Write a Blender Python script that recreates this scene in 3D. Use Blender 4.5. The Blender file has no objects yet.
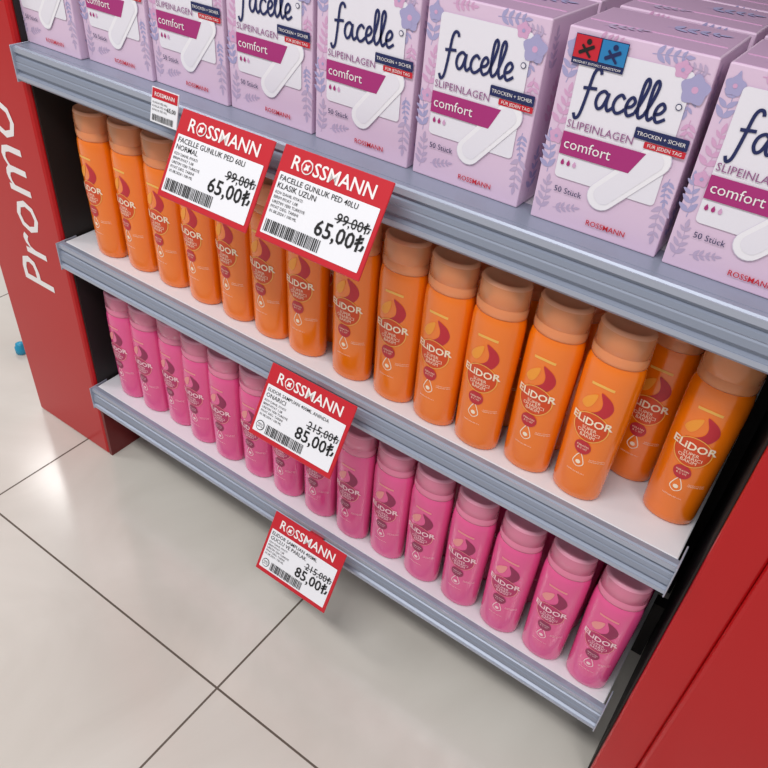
import bpy, bmesh, math, random
from mathutils import Vector, Matrix, Euler
random.seed(4)
scene=bpy.context.scene
COL=scene.collection
FLOOR=0.0; ZB=.18; ZM=.4757; ZT=.769

def lin(c):
    return tuple(((x/255)/12.92 if x/255<=.04045 else (((x/255)+.055)/1.055)**2.4) for x in c)
def mat(name,rgb,rough=.5,metal=0,spec=.5,coat=0,trans=0,alpha=1,noise=0,nscale=40,sss=0):
    m=bpy.data.materials.new(name);m.use_nodes=True
    nt=m.node_tree;b=nt.nodes['Principled BSDF']
    c=lin(rgb)
    b.inputs['Base Color'].default_value=(*c,1)
    b.inputs['Roughness'].default_value=rough
    b.inputs['Metallic'].default_value=metal
    b.inputs['Specular IOR Level'].default_value=spec
    b.inputs['Coat Weight'].default_value=coat
    b.inputs['Coat Roughness'].default_value=.1
    b.inputs['Transmission Weight'].default_value=trans
    b.inputs['Alpha'].default_value=alpha
    return m

# ---------- mesh builder ----------
class MB:
    def __init__(s): s.v=[];s.f=[];s.m=[];s.mats=[];s.sm=[]
    def add(s,vf,m,smooth=False):
        v,f=vf
        if m not in s.mats:s.mats.append(m)
        k=s.mats.index(m);o=len(s.v)
        s.v.extend([tuple(p) for p in v])
        for q in f:
            s.f.append([i+o for i in q]);s.m.append(k);s.sm.append(smooth)
    def mesh(s,name):
        me=bpy.data.meshes.new(name);me.from_pydata(s.v,[],s.f)
        for m in s.mats:me.materials.append(m)
        me.polygons.foreach_set('material_index',s.m)
        me.polygons.foreach_set('use_smooth',s.sm)
        me.update();return me
    def obj(s,name,**k): return place(name,s.mesh(name),**k)
def place(name,me,loc=(0,0,0),rot=(0,0,0),parent=None):
    o=bpy.data.objects.new(name,me);COL.objects.link(o);o.location=loc;o.rotation_euler=rot
    if parent:o.parent=parent
    return o
def box(x0,x1,y0,y1,z0,z1,bev=0,seg=2):
    bm=bmesh.new();bmesh.ops.create_cube(bm,size=1)
    for v in bm.verts:
        v.co=Vector(((x0+x1)/2+v.co.x*(x1-x0),(y0+y1)/2+v.co.y*(y1-y0),(z0+z1)/2+v.co.z*(z1-z0)))
    if bev: bmesh.ops.bevel(bm,geom=bm.edges[:],offset=bev,segments=seg,affect='EDGES',profile=.5)
    r=from_bm(bm);return r
def from_bm(bm):
    bm.verts.index_update()
    v=[p.co.copy() for p in bm.verts];f=[[q.index for q in a.verts] for a in bm.faces];bm.free();return v,f
def extrude_x(prof,x0,x1):
    n=len(prof)
    v=[(x0,y,z) for y,z in prof]+[(x1,y,z) for y,z in prof]
    f=[[i,(i+1)%n,n+(i+1)%n,n+i] for i in range(n)]+[list(range(n))[::-1],[n+i for i in range(n)]]
    return v,f
# ---------- 2D helpers ----------
_tc={}
def text2d(s,width=None,size=.01,bold=0,align='CENTER',shear=0,spacing=1.0,at=(0,0)):
    key=(s,bold,shear,spacing)
    if key not in _tc:
        cu=bpy.data.curves.new('t','FONT');cu.body=s;cu.size=1;cu.resolution_u=2;cu.offset=bold;cu.shear=shear;cu.space_character=spacing
        o=bpy.data.objects.new('t',cu);COL.objects.link(o)
        dg=bpy.context.evaluated_depsgraph_get();dg.update()
        e=o.evaluated_get(dg);me=e.to_mesh()
        v=[(p.co.x,p.co.y) for p in me.vertices];f=[list(p.vertices) for p in me.polygons]
        e.to_mesh_clear();bpy.data.objects.remove(o);bpy.data.curves.remove(cu)
        _tc[key]=(v,f)
    v,f=_tc[key]
    xs=[p[0] for p in v];x0,x1=min(xs),max(xs)
    k=width/(x1-x0) if width else size
    ax={'CENTER':(x0+x1)/2,'LEFT':x0,'RIGHT':x1}[align]
    return [((p[0]-ax)*k+at[0],p[1]*k+at[1]) for p in v],f
def rect(a,b,c,d): return [(a,c),(b,c),(b,d),(a,d)],[[0,1,2,3]]
def poly(p): return list(p),[list(range(len(p)))]
def circ(cx,cy,r,n=28,ry=None):
    ry=ry or r
    return poly([(cx+r*math.cos(2*math.pi*i/n),cy+ry*math.sin(2*math.pi*i/n)) for i in range(n)])
def rrect(a,b,c,d,r,n=5):
    p=[]
    for (x,y,s) in ((b-r,c+r,-90),(b-r,d-r,0),(a+r,d-r,90),(a+r,c+r,180)):
        for i in range(n+1):
            t=math.radians(s+90*i/n);p.append((x+r*math.cos(t),y+r*math.sin(t)))
    return poly(p)
def cat(P,closed=False,k=8):
    out=[];n=len(P)
    rng=range(n if closed else n-1)
    for i in rng:
        g=lambda j:P[j%n] if closed else P[max(0,min(n-1,j))]
        a,b,c,d=g(i-1),g(i),g(i+1),g(i+2)
        for s in range(k):
            t=s/k
            out.append(tuple(.5*((2*b[q])+(-a[q]+c[q])*t+(2*a[q]-5*b[q]+4*c[q]-d[q])*t*t+(-a[q]+3*b[q]-3*c[q]+d[q])*t**3) for q in (0,1)))
    if not closed:out.append(P[-1])
    return out
def ribbon(P,w,closed=False,k=8,taper=False):
    Q=cat(P,closed,k);n=len(Q);v=[];f=[]
    for i,(x,y) in enumerate(Q):
        a=Q[i-1] if (i>0 or closed) else Q[i];b=Q[(i+1)%n] if (i<n-1 or closed) else Q[i]
        dx,dy=b[0]-a[0],b[1]-a[1];L=math.hypot(dx,dy) or 1
        ww=w*(math.sin(math.pi*min(1,max(.08,i/n)))**.5 if taper else 1)
        v+= [(x-dy/L*ww/2,y+dx/L*ww/2),(x+dy/L*ww/2,y-dx/L*ww/2)]
    for i in range(n if closed else n-1):
        j=(i+1)%n;f.append([2*i+1,2*j+1,2*j,2*i])
    return v,f
def xf(vf,s=1,at=(0,0),rot=0):
    c,sn=math.cos(rot),math.sin(rot)
    return [((x*c-y*sn)*s+at[0],(x*sn+y*c)*s+at[1]) for x,y in vf[0]],vf[1]
def cut(vf,step):
    bm=bmesh.new();vs=[bm.verts.new((x,y,0)) for x,y in vf[0]]
    for q in vf[1]:
        try:bm.faces.new([vs[i] for i in q])
        except Exception:pass
    xs=[x for x,y in vf[0]];k=math.floor(min(xs)/step)+1
    while k*step<max(xs):
        bmesh.ops.bisect_plane(bm,geom=bm.verts[:]+bm.edges[:]+bm.faces[:],plane_co=(k*step,0,0),plane_no=(1,0,0));k+=1
    bmesh.ops.triangulate(bm,faces=bm.faces[:])
    bm.verts.index_update()
    v=[(p.co.x,p.co.y) for p in bm.verts];f=[[q.index for q in a.verts] for a in bm.faces];bm.free();return v,f
_j=[0]
def flat(vf,fn):
    # every print layer sits a hair higher than the last so nothing is coplanar
    _j[0]=(_j[0]+1)%14
    F=fn(_j[0]*1.2e-5)
    return [F(x,y) for x,y in vf[0]],vf[1]

# ---------- materials ----------
M_red=mat('red_powder_coat',(188,10,18),.3,spec=.35,coat=.1)
M_redd=mat('red_shaded_side',(110,12,16),.4)  # darker copy of the post red, inner-side shade put into the colour
M_black=mat('upright_and_shade_dark',(26,20,20),.6)
M_back=mat('back_panel_shaded',(50,46,46),.7)  # grey panel darkened, shade behind the goods is in its colour
M_white=mat('shelf_white',(222,222,228),.4)
M_lip=mat('shelf_lip_grey',(146,154,172),.35,metal=.2)
M_lip2=mat('shelf_lip_light',(172,178,194),.3,metal=.2)
M_txw=mat('print_white',(245,240,240),.5)
M_blk=mat('print_black',(18,18,20),.5)
M_paper=mat('paper_white',(240,240,246),.55)
M_tagred=mat('tag_red',(200,22,40),.4,coat=.2)
M_navy=mat('print_navy',(26,36,90),.5)
M_mag=mat('print_magenta',(174,44,122),.45)
M_mauve=mat('print_mauve',(150,92,140),.5)
M_prred=mat('print_red',(205,30,50),.5)
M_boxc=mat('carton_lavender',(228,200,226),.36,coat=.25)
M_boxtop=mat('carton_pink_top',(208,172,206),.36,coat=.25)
M_panel=mat('carton_panel',(240,236,246),.36,coat=.25)
M_leaf1=mat('leaf_blue',(172,166,208),.5)
M_leaf2=mat('leaf_pink',(218,168,206),.5)
M_leaf3=mat('leaf_grey',(194,174,206),.5)
M_edge=mat('liner_outline',(224,215,234),.5)
M_liner=mat('liner_white',(248,245,251),.5)
M_cyan=mat('cyan_plastic',(30,150,190),.4)
M_sky=mat('sticker_blue',(40,130,190),.4)

# ---------- room floor ----------
def floor_mat():
    m=bpy.data.materials.new('floor_tile');m.use_nodes=True;nt=m.node_tree;N=nt.nodes;L=nt.links
    b=N['Principled BSDF'];tc=N.new('ShaderNodeTexCoord');sp=N.new('ShaderNodeSeparateXYZ');L.new(tc.outputs['Object'],sp.inputs[0])
    def M(op,a,bb=None):
        n=N.new('ShaderNodeMath');n.operation=op
        for i,x in enumerate((a,bb)):
            if x is None:continue
            if isinstance(x,(int,float)):n.inputs[i].default_value=x
            else:L.new(x,n.inputs[i])
        return n.outputs[0]
    T=.5851
    def ln(c,o):
        t=M('DIVIDE',M('SUBTRACT',c,o),T);fr=M('FRACT',t);d=M('MINIMUM',fr,M('SUBTRACT',1.0,fr));return M('LESS_THAN',d,.0017/T)
    gx=ln(sp.outputs[0],-.0733);gy=ln(sp.outputs[1],-.2147)
    g=M('MAXIMUM',gx,gy)
    n=N.new('ShaderNodeTexNoise');n.inputs['Scale'].default_value=3.2;n.inputs['Detail'].default_value=8;n.inputs['Distortion'].default_value=1.2
    L.new(tc.outputs['Object'],n.inputs['Vector'])
    cr=N.new('ShaderNodeValToRGB');cr.color_ramp.elements[0].position=.3;cr.color_ramp.elements[1].position=.7
    cr.color_ramp.elements[0].color=(*lin((200,195,187)),1);cr.color_ramp.elements[1].color=(*lin((214,210,203)),1)
    L.new(n.outputs['Fac'],cr.inputs[0])
    mx=N.new('ShaderNodeMix');mx.data_type='RGBA';L.new(g,mx.inputs[0]);L.new(cr.outputs[0],mx.inputs[6]);mx.inputs[7].default_value=(*lin((88,76,66)),1)
    L.new(mx.outputs[2],b.inputs['Base Color'])
    L.new(M('ADD',M('MULTIPLY',g,.5),.16),b.inputs['Roughness'])
    b.inputs['Specular IOR Level'].default_value=.75
    return m
mb=MB();mb.add(([(-9,-6,0),(7,-6,0),(7,8,0),(-9,8,0)],[[0,1,2,3]]),floor_mat());mb.obj('floor')

# ---------- gondola shelf unit ----------
unit=bpy.data.objects.new('promo_shelf_unit',None);COL.objects.link(unit)
DEP=.42
mb=MB()
mb.add(box(-.225,-.004,.004,DEP+.06,0,1.6,.006),M_red,False)
mb.add(box(-.0045,.0,.012,DEP+.04,.02,1.58),M_black)  # black sheet paints the shade on the post's inner side
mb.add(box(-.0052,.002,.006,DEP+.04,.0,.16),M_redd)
pt=text2d('Promo',size=.118,spacing=1.02)
v=[(-.058-y,.0035,.515+x) for x,y in pt[0]];mb.add((v,pt[1]),M_txw)
mb.obj('left_post',parent=unit)
mb=MB()
mb.add(box(1.016,1.064,.004,DEP+.06,0,1.6,.003),M_red)
mb.add(box(1.064,1.29,-.003,DEP+.06,0,1.6,.005),M_red)
mb.add(box(1.0135,1.0155,.012,DEP+.04,.0,1.58),M_black)
mb.obj('right_post',parent=unit)
mb=MB()
mb.add(box(0.001,1.013,DEP,DEP+.02,0,1.6),M_back)
mb.add(box(.002,1.012,.24,.26,0,ZB-.05),M_black)
for x in (.001,.992):
    mb.add(box(x,x+.02,DEP-.03,DEP-.001,0,1.6),M_black)
mb.obj('back_panel',parent=unit)
lipA=[(.006,0),(-.001,0),(-.003,-.002),(-.003,-.008),(-.001,-.010),(-.001,-.0125),(-.004,-.014),(-.005,-.019),(-.0045,-.0205),(-.0055,-.022),(-.006,-.029),(-.003,-.031),(-.003,-.034),(-.007,-.036),(-.007,-.042),(-.005,-.045),(.002,-.045),(.004,-.040),(.002,-.038),(.002,-.012),(.006,-.004)]
for nm,z in (('shelf_bottom',ZB),('shelf_middle',ZM),('shelf_top',ZT)):
    mb=MB()
    mb.add(box(.004,.994,.0065,DEP-.002,z-.018,z-(.0006 if z==ZT else 0),.001,1),M_white)
    if z==ZT: mb.add(box(.003,.995,.0055,.05,z-.0012,z),M_lip)
    mb.add(extrude_x([(y,z+q-.0003) for y,q in lipA],0,.997),M_lip)
    mb.add(box(.0005,.9965,-.0042,-.0030,z-.0085,z-.002),M_lip2)
    mb.add(box(.0005,.9965,-.0078,-.0065,z-.042,z-.037),M_lip2)
    for x in (-.0012,.9965):
        mb.add(box(x,x+.0018,-.0082,.03,z-.047,z+.0008,.0006,1),M_lip2)
    for x in (.006,.989):
        P=[(.03,-.018),(DEP-.01,-.018),(DEP-.01,-.085),(DEP-.05,-.085),(.03,-.034)]
        mb.add(extrude_x([(y,z+q) for y,q in P],x,x+.003),M_lip)
    mb.obj(nm,parent=unit)

# ---------- bottles ----------
def bottle(name,H,body,cap,lid,core,c1,c2,c3,brand,gold):
    a0,b0=.0304,.0214
    prof=[(0,.78,.70),(.004,.88,.84),(.015,.915,.905),(.05,.93,.93),(.35,.965,.97),(.6,1,1),(.73,1.0,1.0),(.775,.985,.985),(.804,.95,.95),(.818,.90,.90),(.8185,.70,.82),(.85,.62,.72),(.91,.42,.55),(.955,.36,.46),(.965,.2,.3)]
    # hollow frosted flip cap with hinge seam, open at the bottom
    capp=[(.820,.88,.88),(.822,.935,.935),(.835,.950,.950),(.872,.946,.946),(.874,.925,.925),(.877,.925,.925),(.879,.946,.946),(.95,.93,.93),(.980,.912,.912)]
    lidp=[(.980,.912,.912),(.995,.86,.86),(.9985,.80,.78),(.9950,.74,.71),(.9950,.2,.2)]
    def lathe(pr,n=44,bot=True,top=True):
        v=[];f=[]
        for t,a,b in pr:
            for i in range(n):
                th=2*math.pi*i/n;v.append((a0*a*math.cos(th),b0*b*math.sin(th),t*H))
        for r in range(len(pr)-1):
            for i in range(n):
                j=(i+1)%n;f.append([r*n+i,r*n+j,(r+1)*n+j,(r+1)*n+i])
        if bot:f.append(list(range(n))[::-1])
        if top:f.append([(len(pr)-1)*n+i for i in range(n)])
        return v,f
    mb=MB();mb.add(lathe(prof[:10],bot=True,top=False),body,True)
    mb.add(lathe(prof[9:],bot=False),core,True)
    mb.add(lathe(capp,bot=False,top=False),cap,True)
    mb.add(lathe(lidp,bot=False),lid,True)
    def ab(z):
        t=z/H
        for (t0,a,b),(t1,c,d) in zip(prof,prof[1:]):
            if t0<=t<=t1:
                k=(t-t0)/(t1-t0);return a0*(a+(c-a)*k),b0*(b+(d-b)*k)
        return a0*.95,b0*.95
    def W(vf,off):
        vf=cut(vf,.0035);out=[]
        for x,z in vf[0]:
            a,b=ab(z);q=max(-.985,min(.985,x/a));out.append((x,-b*math.sqrt(1-q*q)-off,z))
        return out,vf[1]
    k=H/.222
    def S(vf): return [(x,(y+.003)*k) for x,y in vf[0]],vf[1]
    mb.add(W(S(ribbon([(-.012,.1535),(0,.1545),(.012,.1535)],.0030)),.0003),gold)
    sw=cat([(.001,.147),(.012,.141),(.0165,.130),(.012,.119),(.002,.114),(-.012,.1155),(-.003,.1195),(.004,.126),(.005,.135)],True,5)
    mb.add(W(S(poly(sw)),.0003),c1)
    sw2=cat([(-.002,.143),(-.012,.136),(-.0165,.126),(-.010,.1225),(-.004,.130)],True,5)
    mb.add(W(S(poly(sw2)),.00035),c2)
    mb.add(W(S(circ(0,.1005,.0185,36,.0185)),.00042),c3)
    mb.add(W(S(ribbon([(.0185*math.cos(t*math.pi/8),.1005+.0185*math.sin(t*math.pi/8)) for t in range(16)],.0009,True,3)),.00055),gold)
    mb.add(W(S(text2d('ELiDOR',width=.043,bold=.022,at=(0,.1035))),.0009),brand)
    for s,w,y in (('SÜPER',.016,.0965),('ONARICI',.024,.0915),('BAKIM',.016,.0868)):
        mb.add(W(S(text2d(s,width=w,at=(0,y))),.0008),brand)
    mb.add(W(S(circ(-.001,.0725,.0092,24)),.0006),c1)
    for s,w,y in (('KERATIN',.013,.0735),('& C VIT',.011,.0698)):
        mb.add(W(S(text2d(s,width=w,at=(-.001,y))),.0009),brand)
    mb.add(W(S(ribbon([(-.001,.064),(-.006,.055),(-.0065,.049),(-.001,.045),(.0045,.049),(.004,.055)],.0010,True,5)),.0004),brand)
    mb.add(W(S(circ(-.001,.0515,.0028,12)),.0004),brand)
    for s,w,y in (('ANINDA ONARIM',.014,.0590),('YIPRANMIS SAC',.015,.0565)):
        mb.add(W(S(text2d(s,width=w,at=(.0165,y))),.0004),brand)
    mb.add(W(S(text2d('SAMPUAN 400 ml e',width=.020,at=(-.001,.036))),.0004),brand)
    return mb.mesh(name)
M_or=mat('orange_plastic',(248,122,4),.22,coat=.7)
M_orcap=mat('orange_frosted_cap',(250,172,120),.22,coat=.6,alpha=.58)
M_orlid=mat('orange_frosted_lid',(250,180,140),.22,coat=.6,alpha=.8)
M_orcore=mat('orange_cap_core',(250,124,24),.45)
M_pk=mat('pink_plastic',(234,82,148),.22,coat=.7)
M_pkcap=mat('pink_frosted_cap',(250,160,190),.22,coat=.6,alpha=.58)
M_pklid=mat('pink_frosted_lid',(250,172,198),.22,coat=.6,alpha=.8)
M_pkcore=mat('pink_cap_core',(238,90,152),.45)
M_o1=mat('label_crimson',(196,34,50),.4)
M_o2=mat('label_yellow_orange',(250,160,50),.4)
M_o3=mat('label_burnt_orange',(220,72,18),.4)
M_gold=mat('label_gold',(248,190,90),.4)
M_p1=mat('label_deep_magenta',(150,34,84),.4)
M_p2=mat('label_peach',(240,150,150),.4)
M_p3=mat('label_wine',(190,44,104),.4)
M_br=mat('label_cream',(255,236,210),.45)
M_brp=mat('label_pink_white',(255,216,226),.45)
MO=bottle('orange_shampoo_bottle',.222,M_or,M_orcap,M_orlid,M_orcore,M_o1,M_o2,M_o3,M_br,M_gold)
MP=bottle('pink_shampoo_bottle',.212,M_pk,M_pkcap,M_pklid,M_pkcore,M_p1,M_p2,M_p3,M_brp,M_p2)
E=.0002
ox=[.083,.150,.217,.283,.348,.411,.473,.549,.6150,.677,.739,.803,.867]
oy=[.037,.041,.041,.040,.040,.039,.039,.037,.037,.034,.031,.036,.034]
def put(n,me,x,y,z,r=8): place(n,me,(x,y,z+E),(0,0,math.radians(random.uniform(-r,r)*.5)))
for x,y in zip(ox,oy): put('orange_shampoo_bottle',MO,x,y,ZM)
put('orange_shampoo_bottle',MO,.903,.099,ZM,3)
put('orange_shampoo_bottle',MO,.962,.066,ZM,3)
for r,y in enumerate((.083,.129,.176,.223)):
    for i,x in enumerate(ox+[.944]):
        xx=x+random.uniform(-.001,.001)
        if r==0 and i>=12: continue
        yy=y+(.016 if i>=12 else 0)
        put('orange_shampoo_bottle',MO,xx,yy+random.uniform(-.001,.001),ZM,3)
px=[.064,.125,.1865,.248,.310,.374,.438,.504,.569,.632,.695,.760,.826,.892,.958]
py=[.042,.042,.046,.040,.037,.039,.038,.037,.034,.036,.034,.033,.031,.031,.031]
for x,y in zip(px,py): put('pink_shampoo_bottle',MP,x,y,ZB,4)
for r,y in enumerate((.090,.136,.183)):
    for x in px: put('pink_shampoo_bottle',MP,x,y+random.uniform(0,.002),ZB,3)

# ---------- cartons ----------
FAC=[[(1.0,1.85),(.92,2.08),(.72,2.1),(.55,1.8),(.42,1.0),(.28,.1),(.12,-.6),(-.1,-.78),(-.22,-.5)],
 [(.08,.98),(.5,1.02),(.9,1.05)],
 [(1.62,.85),(1.38,1.02),(1.08,.8),(.98,.35),(1.15,.02),(1.42,.2),(1.64,.9)],[(1.66,.98),(1.6,.4),(1.74,.02),(2.0,.22)],
 [(2.62,.82),(2.4,1.02),(2.12,.78),(2.02,.35),(2.2,.02),(2.45,.05),(2.72,.3)],
 [(2.72,.42),(3.05,.52),(3.22,.8),(3.06,1.02),(2.84,.8),(2.76,.35),(2.95,.0),(3.3,.2)],
 [(3.3,.2),(3.62,1.1),(3.78,1.85),(3.66,2.12),(3.5,1.75),(3.44,.5),(3.58,.02),(3.84,.22)],
 [(3.84,.22),(4.16,1.1),(4.32,1.85),(4.2,2.12),(4.04,1.75),(3.98,.5),(4.12,.02),(4.36,.22)],
 [(4.36,.36),(4.72,.5),(4.9,.8),(4.74,1.02),(4.5,.8),(4.42,.35),(4.62,.0),(5.05,.25)]]
def leaf(x,y,L,ang,w=.36):
    P=[(0,0),(.25,w*.5),(.55,w*.55),(1,0),(.55,-w*.55),(.25,-w*.5)]
    return xf(poly(cat(P,True,3)),L,(x,y),ang)
def sprig(mb,fn,x,y,ang,L,n,m,rng):
    c,s=math.cos(ang),math.sin(ang)
    mb.add(flat(ribbon([(x,y),(x+c*L*.5+s*.002,y+s*L*.5),(x+c*L,y+s*L)],.0006),fn),m)
    for i in range(n):
        t=(i+.6)/n
        for sd in (-1,1):
            mb.add(flat(leaf(x+c*L*t,y+s*L*t,L*.33*(1.15-t*.5),ang+sd*rng.uniform(.7,1.0)),fn),m)
    mb.add(flat(leaf(x+c*L,y+s*L,L*.3,ang),fn),m)
def flower(mb,fn,x,y,r,m,mc):
    for i in range(5):mb.add(flat(leaf(x,y,r,i*2*math.pi/5+.3,.9),fn),m)
    mb.add(flat(circ(x,y,r*.22,10),lambda e:fn(e+.0002)),mc)
def FF(o): return lambda e:(lambda u,v:(u,-o-e,v))
def carton(name,sticker):
    W,D,H=.1195,.095,.165;rng=random.Random(7)
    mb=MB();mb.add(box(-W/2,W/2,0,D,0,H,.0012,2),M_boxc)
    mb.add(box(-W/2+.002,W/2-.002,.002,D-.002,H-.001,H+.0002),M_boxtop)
    mb.add(box(-W/2+.004,W/2-.004,.0335,.0345,H-.001,H+.0006),M_leaf2)
    F=FF
    def Sd(o): return lambda e:(lambda u,v:(W/2+o+e,u,v))
    def Tp(o): return lambda e:(lambda u,v:(u,v,H+o+e))
    f1=F(.0002);f2=F(.0004);f3=F(.0008);f4=F(.0014);f5=F(.0018);f6=F(.0022)
    for x,y,a,L,m in ((-.052,.008,1.5,.028,M_leaf3),(-.0525,.045,1.7,.03,M_leaf1),(-.052,.085,1.45,.03,M_leaf2),(-.053,.122,1.5,.03,M_leaf1),
        (.051,.150,-1.7,.026,M_leaf1),(.053,.118,-1.5,.022,M_leaf2),(.054,.05,-1.6,.03,M_leaf3),(.01,.158,.1,.025,M_leaf1),(.056,.153,3.0,.018,M_leaf3),(-.035,.160,.05,.02,M_leaf2),(-.04,.015,.25,.02,M_leaf3),(.052,.070,-1.5,.02,M_leaf1)):
        sprig(mb,f1,x,y,a,L,4,m,rng)
    mb.add(flat(rrect(-.045,.046,.044,.152,.004),f3),M_panel)
    flower(mb,F(.0011),.049,.140,.012,M_leaf1,M_leaf2);flower(mb,f2,-.051,.078,.007,M_leaf2,M_leaf1);flower(mb,f2,-.051,.150,.008,M_leaf1,M_leaf2);flower(mb,F(.0011),.036,.152,.007,M_leaf2,M_leaf1)
    lin_=rrect(-.040,.040,-.0125,.0125,.0122)
    mb.add(flat(xf(lin_,1.02,(.019,.060),math.radians(50)),F(.0011)),M_edge)
    mb.add(flat(xf(lin_,1.0,(.019,.060),math.radians(50)),f4),M_liner)
    mb.add(flat(xf(rrect(-.034,.034,-.0085,.0085,.008),1,(.019,.060),math.radians(50)),F(.0016)),M_panel)
    for st in FAC:
        mb.add(flat(xf(ribbon(st,.185),.0142,(-.0375,.108),math.radians(2)),f4),M_navy)
    mb.add(flat(circ(.0415,.1255,.0026,14),F(.0016)),M_navy)
    mb.add(flat(circ(.0415,.1255,.0019,14),F(.0018)),M_panel)
    mb.add(flat(text2d('SLIPEINLAGEN',width=.058,at=(-.0435,.0885),align='LEFT'),f5),M_mauve)
    mb.add(flat(poly([(-.045,.065),(.018,.065),(.028,.0845),(-.045,.0845)]),f5),M_mag)
    mb.add(flat(text2d('comfort',width=.042,at=(-.042,.0708),align='LEFT'),f6),M_txw)
    for i in range(3):
        d=xf(poly([(0,1),(.45,.2),(.4,-.3),(0,-.55),(-.4,-.3),(-.45,.2)]),.0036,(-.040+i*.0055,.0575))
        mb.add(flat(d,f4),M_mag if i<2 else M_leaf2)
    mb.add(flat(rrect(.014,.058,.0945,.1035,.001),f5),M_navy)
    mb.add(flat(text2d('TROCKEN + SICHER',width=.040,at=(.036,.0975)),f6),M_txw)
    mb.add(flat(rrect(.024,.058,.0885,.0938,.001),f5),M_prred)
    mb.add(flat(text2d('FÜR JEDEN TAG',width=.028,at=(.041,.0900)),f6),M_txw)
    mb.add(flat(text2d('50 Stück',width=.026,at=(-.042,.031),align='LEFT'),f4),M_navy)
    mb.add(flat(text2d('ROSSMANN',width=.036,at=(.012,.0095),bold=.01),f4),M_prred)
    if sticker:
        mb.add(flat(rect(-.052,-.008,.1385,.161),f5),M_navy)
        mb.add(flat(rect(-.0515,-.0305,.1435,.1605),f6),M_prred)
        mb.add(flat(rect(-.0295,-.0085,.1435,.1605),f6),M_sky)
        mb.add(flat(text2d('PRODUKT ENTHÄLT KUNSTSTOFF',width=.040,at=(-.030,.1397)),f6),M_txw)
        for x0,m in ((-.041,M_blk),(-.019,M_navy)):
            mb.add(flat(xf(rrect(-.007,.007,-.0014,.0014,.001),1,(x0,.1505),.5),F(.0026)),m)
            mb.add(flat(circ(x0+.001,.1565,.0022,12),F(.0026)),m)
            mb.add(flat(xf(rrect(-.006,.006,-.001,.001,.0008),1,(x0,.1495),-.8),F(.0026)),m)
    for x,y,a,L,m in ((.02,.01,1.5,.035,M_leaf1),(.05,.02,1.4,.04,M_leaf3),(.07,.06,1.7,.035,M_leaf2),(.03,.07,1.5,.035,M_leaf2),(.05,.11,1.4,.035,M_leaf1),(.015,.12,1.6,.03,M_leaf3)):
        sprig(mb,Sd(.0002),x,y,a,L,4,m,rng)
    for x,y,a,L,m in ((-.04,.02,.3,.03,M_leaf3),(.0,.06,.2,.04,M_leaf1)):
        sprig(mb,Tp(.0008),x,y,a,L,4,m,rng)
    return mb.mesh(name)
MC=carton('panty_liner_carton',False);MCs=carton('panty_liner_carton_stickered',True)
bx=[(.05,.020,0),(.1745,.029,0),(.2965,.033,0),(.419,.036,0),(.5455,.034,0),(.6725,.033,-.5),(.8085,.029,.6),(.9355,.027,0)]
for i,(x,y,r) in enumerate(bx):
    place('panty_liner_carton',MCs if i==6 else MC,(x,y,ZT+E),(0,0,math.radians(r)))
for i,(x,y,r) in enumerate(bx):
    for k in (1,2):
        place('panty_liner_carton',MC,(x+random.uniform(-.001,.001),.036+k*.099,ZT+E))

# ---------- price tags ----------
def tag(x,ztop,lines,old,new,badge,w=.137,h=.1,roll=0):
    mb=MB();hw=w/2;F=FF
    mb.add(box(-hw,hw,0,.0022,-h,0,.0008,1),M_tagred)
    mb.add(flat(rrect(-hw+.005,hw-.005,-h+.007,-.0275,.001),F(.0003)),M_paper)
    hd=text2d('ROSSMANN',width=w*.76,bold=.012,at=(.0,-.0215))
    mb.add(flat(hd,F(.0003)),M_txw)
    ex=-w*.38+w*.76*.187;ey=-.0155
    mb.add(flat(circ(ex,ey,.0072,24),F(.0006)),M_txw)
    mb.add(flat(circ(ex,ey,.0060,24),F(.0009)),M_tagred)
    mb.add(flat(leaf(ex-.003,ey-.0035,.009,.8),F(.0012)),M_txw)
    mb.add(flat(leaf(ex+.003,ey-.003,.008,2.3),F(.0015)),M_txw)
    f=F(.0008);L=-hw+.008
    mb.add(flat(text2d(lines[0],width=min(.10,.0044*len(lines[0])),at=(L,-.0360),align='LEFT',bold=.004),f),M_blk)
    mb.add(flat(text2d(lines[1],size=.0082,at=(L,-.0440),align='LEFT',bold=.004),f),M_blk)
    for i,s in enumerate(('KDV DAHIL FIYATI','BIRIM FIYAT 1,08','URETIM YERI TURKIYE','FIYAT DEG. TARIHI','01.08.2024 / 100 ML')):
        mb.add(flat(text2d(s,size=.0044,at=(L,-.0500-i*.0050),align='LEFT'),f),M_blk)
    rng=random.Random(3);u=L
    if badge:
        mb.add(flat(circ(L+.007,-.083,.0068,20),f),M_blk);mb.add(flat(circ(L+.007,-.083,.0058,20),F(.0011)),M_paper)
        mb.add(flat(text2d('YERLI',width=.009,at=(L+.007,-.0825)),F(.0014)),M_blk)
        mb.add(flat(text2d('URETIM',width=.009,at=(L+.007,-.0855)),F(.0014)),M_blk)
        u=L+.017
    end=u+(.062 if badge else .074)
    while u<end:
        ww=rng.choice((.0007,.0011,.0016));mb.add(flat(rect(u,u+ww,-.0905,-.0775),f),M_blk);u+=ww+rng.choice((.0007,.001,.0014))
    R=hw-.007
    o=text2d(old,size=.0150,at=(R,-.0555),align='RIGHT',bold=.006);mb.add(flat(o,f),M_blk)
    xs=[p[0] for p in o[0]]
    mb.add(flat(ribbon([(min(xs)-.002,-.0520),(max(xs)+.001,-.0490)],.0011),F(.0011)),M_blk)
    mb.add(flat(text2d(new,size=.0225,at=(R,-.0740),align='RIGHT',bold=.016),f),M_blk)
    mb.add(box(-.012,.012,.002,.0262,-.016,-.009),M_tagred)
    o=mb.obj('price_tag',loc=(x,-.021,ztop),rot=(math.radians(-31),math.radians(roll),0))
    return o
tag(.410,.777,('FACELLE GUNLUK PED 60LI','NORMAL'),'99,00₺','65,00₺',False)
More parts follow.
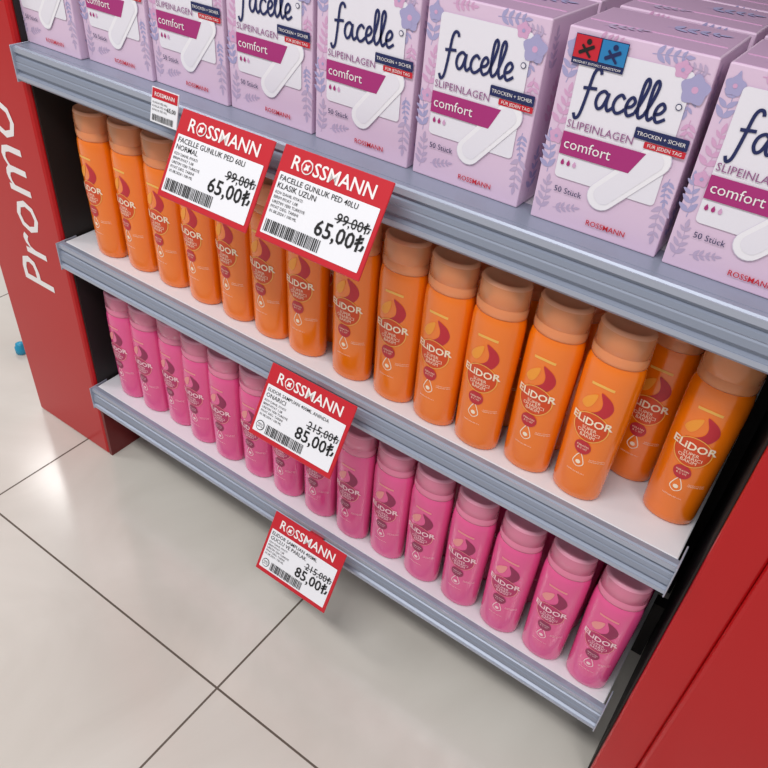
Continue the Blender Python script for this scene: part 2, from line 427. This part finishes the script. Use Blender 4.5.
tag(.560,.779,('FACELLE GUNLUK PED 40LU','KLASIK UZUN'),'99,00₺','65,00₺',False)
tag(.533,.482,('ELIDOR SAMPUAN 400ML ANINDA','ONARICI'),'215,00₺','85,00₺',True)
tag(.531,.192,('ELIDOR SAMPUAN 400ML','GUCLU VE PARLAK'),'215,00₺','85,00₺',True)
mb=MB();F=FF
mb.add(box(-.0215,.0215,0,.0012,-.038,0),M_paper)
mb.add(flat(rect(-.0205,.0205,-.012,-.001),F(.0003)),M_tagred)
mb.add(flat(text2d('ROSSMANN',width=.032,bold=.01,at=(0,-.009)),F(.0006)),M_txw)
for i in range(3):mb.add(flat(text2d('GUNLUK PED 40LI',width=.024,at=(-.019,-.017-i*.004),align='LEFT'),F(.0006)),M_blk)
mb.add(flat(text2d('65,00',width=.014,bold=.01,at=(.012,-.022)),F(.0006)),M_blk)
u=-.018;rng=random.Random(1)
while u<.016:
    mb.add(flat(rect(u,u+.0008,-.036,-.029),F(.0006)),M_blk);u+=rng.choice((.0014,.002))
mb.obj('shelf_label',loc=(.314,-.020,.789),rot=(math.radians(-14),0,0))

mb=MB();n=20;v=[];f=[]
pr=((.011,0),(.013,.002),(.013,.016),(.010,.019),(.010,.024),(.004,.027))
for r,z in pr:
    for i in range(n):v.append((r*math.cos(2*math.pi*i/n),r*math.sin(2*math.pi*i/n),z))
for r in range(len(pr)-1):
    for i in range(n):f.append([r*n+i,r*n+(i+1)%n,(r+1)*n+(i+1)%n,(r+1)*n+i])
f.append([(len(pr)-1)*n+i for i in range(n)]);f.append(list(range(n))[::-1])
mb.add((v,f),M_cyan,True);mb.obj('blue_bottle_cap',loc=(-.42,.094,0.0002))

# ---------- lights ----------
w=bpy.data.worlds.new('w');scene.world=w;w.use_nodes=True
w.node_tree.nodes['Background'].inputs[0].default_value=(.975,.985,1,1);w.node_tree.nodes['Background'].inputs[1].default_value=.43
def area(n,loc,sx,sy,e,col=(1,.975,.955)):
    l=bpy.data.lights.new(n,'AREA');l.shape='RECTANGLE';l.size=sx;l.size_y=sy;l.energy=e;l.color=col
    o=bpy.data.objects.new(n,l);COL.objects.link(o);o.location=loc;return o
area('ceiling_light',(.3,-1.3,2.9),1.6,.4,43)
area('ceiling_light',(-2.0,-1.0,2.9),1.2,.4,26)
area('ceiling_light',(-2.4,1.4,2.9),1.2,.6,34)
area('ceiling_light',(2.4,-1.4,2.9),1.2,.4,22)
scene.view_settings.view_transform='Standard'
# ---------- camera ----------
cd=bpy.data.cameras.new('camera');co=bpy.data.objects.new('camera',cd);COL.objects.link(co);scene.camera=co
co.location=(.9870,-.5820,1.0722);co.rotation_euler=[math.radians(a) for a in (50.881,-4.068,35.297)]
cd.sensor_fit='HORIZONTAL';cd.sensor_width=36;cd.lens=36*739.2/768;cd.clip_start=.02
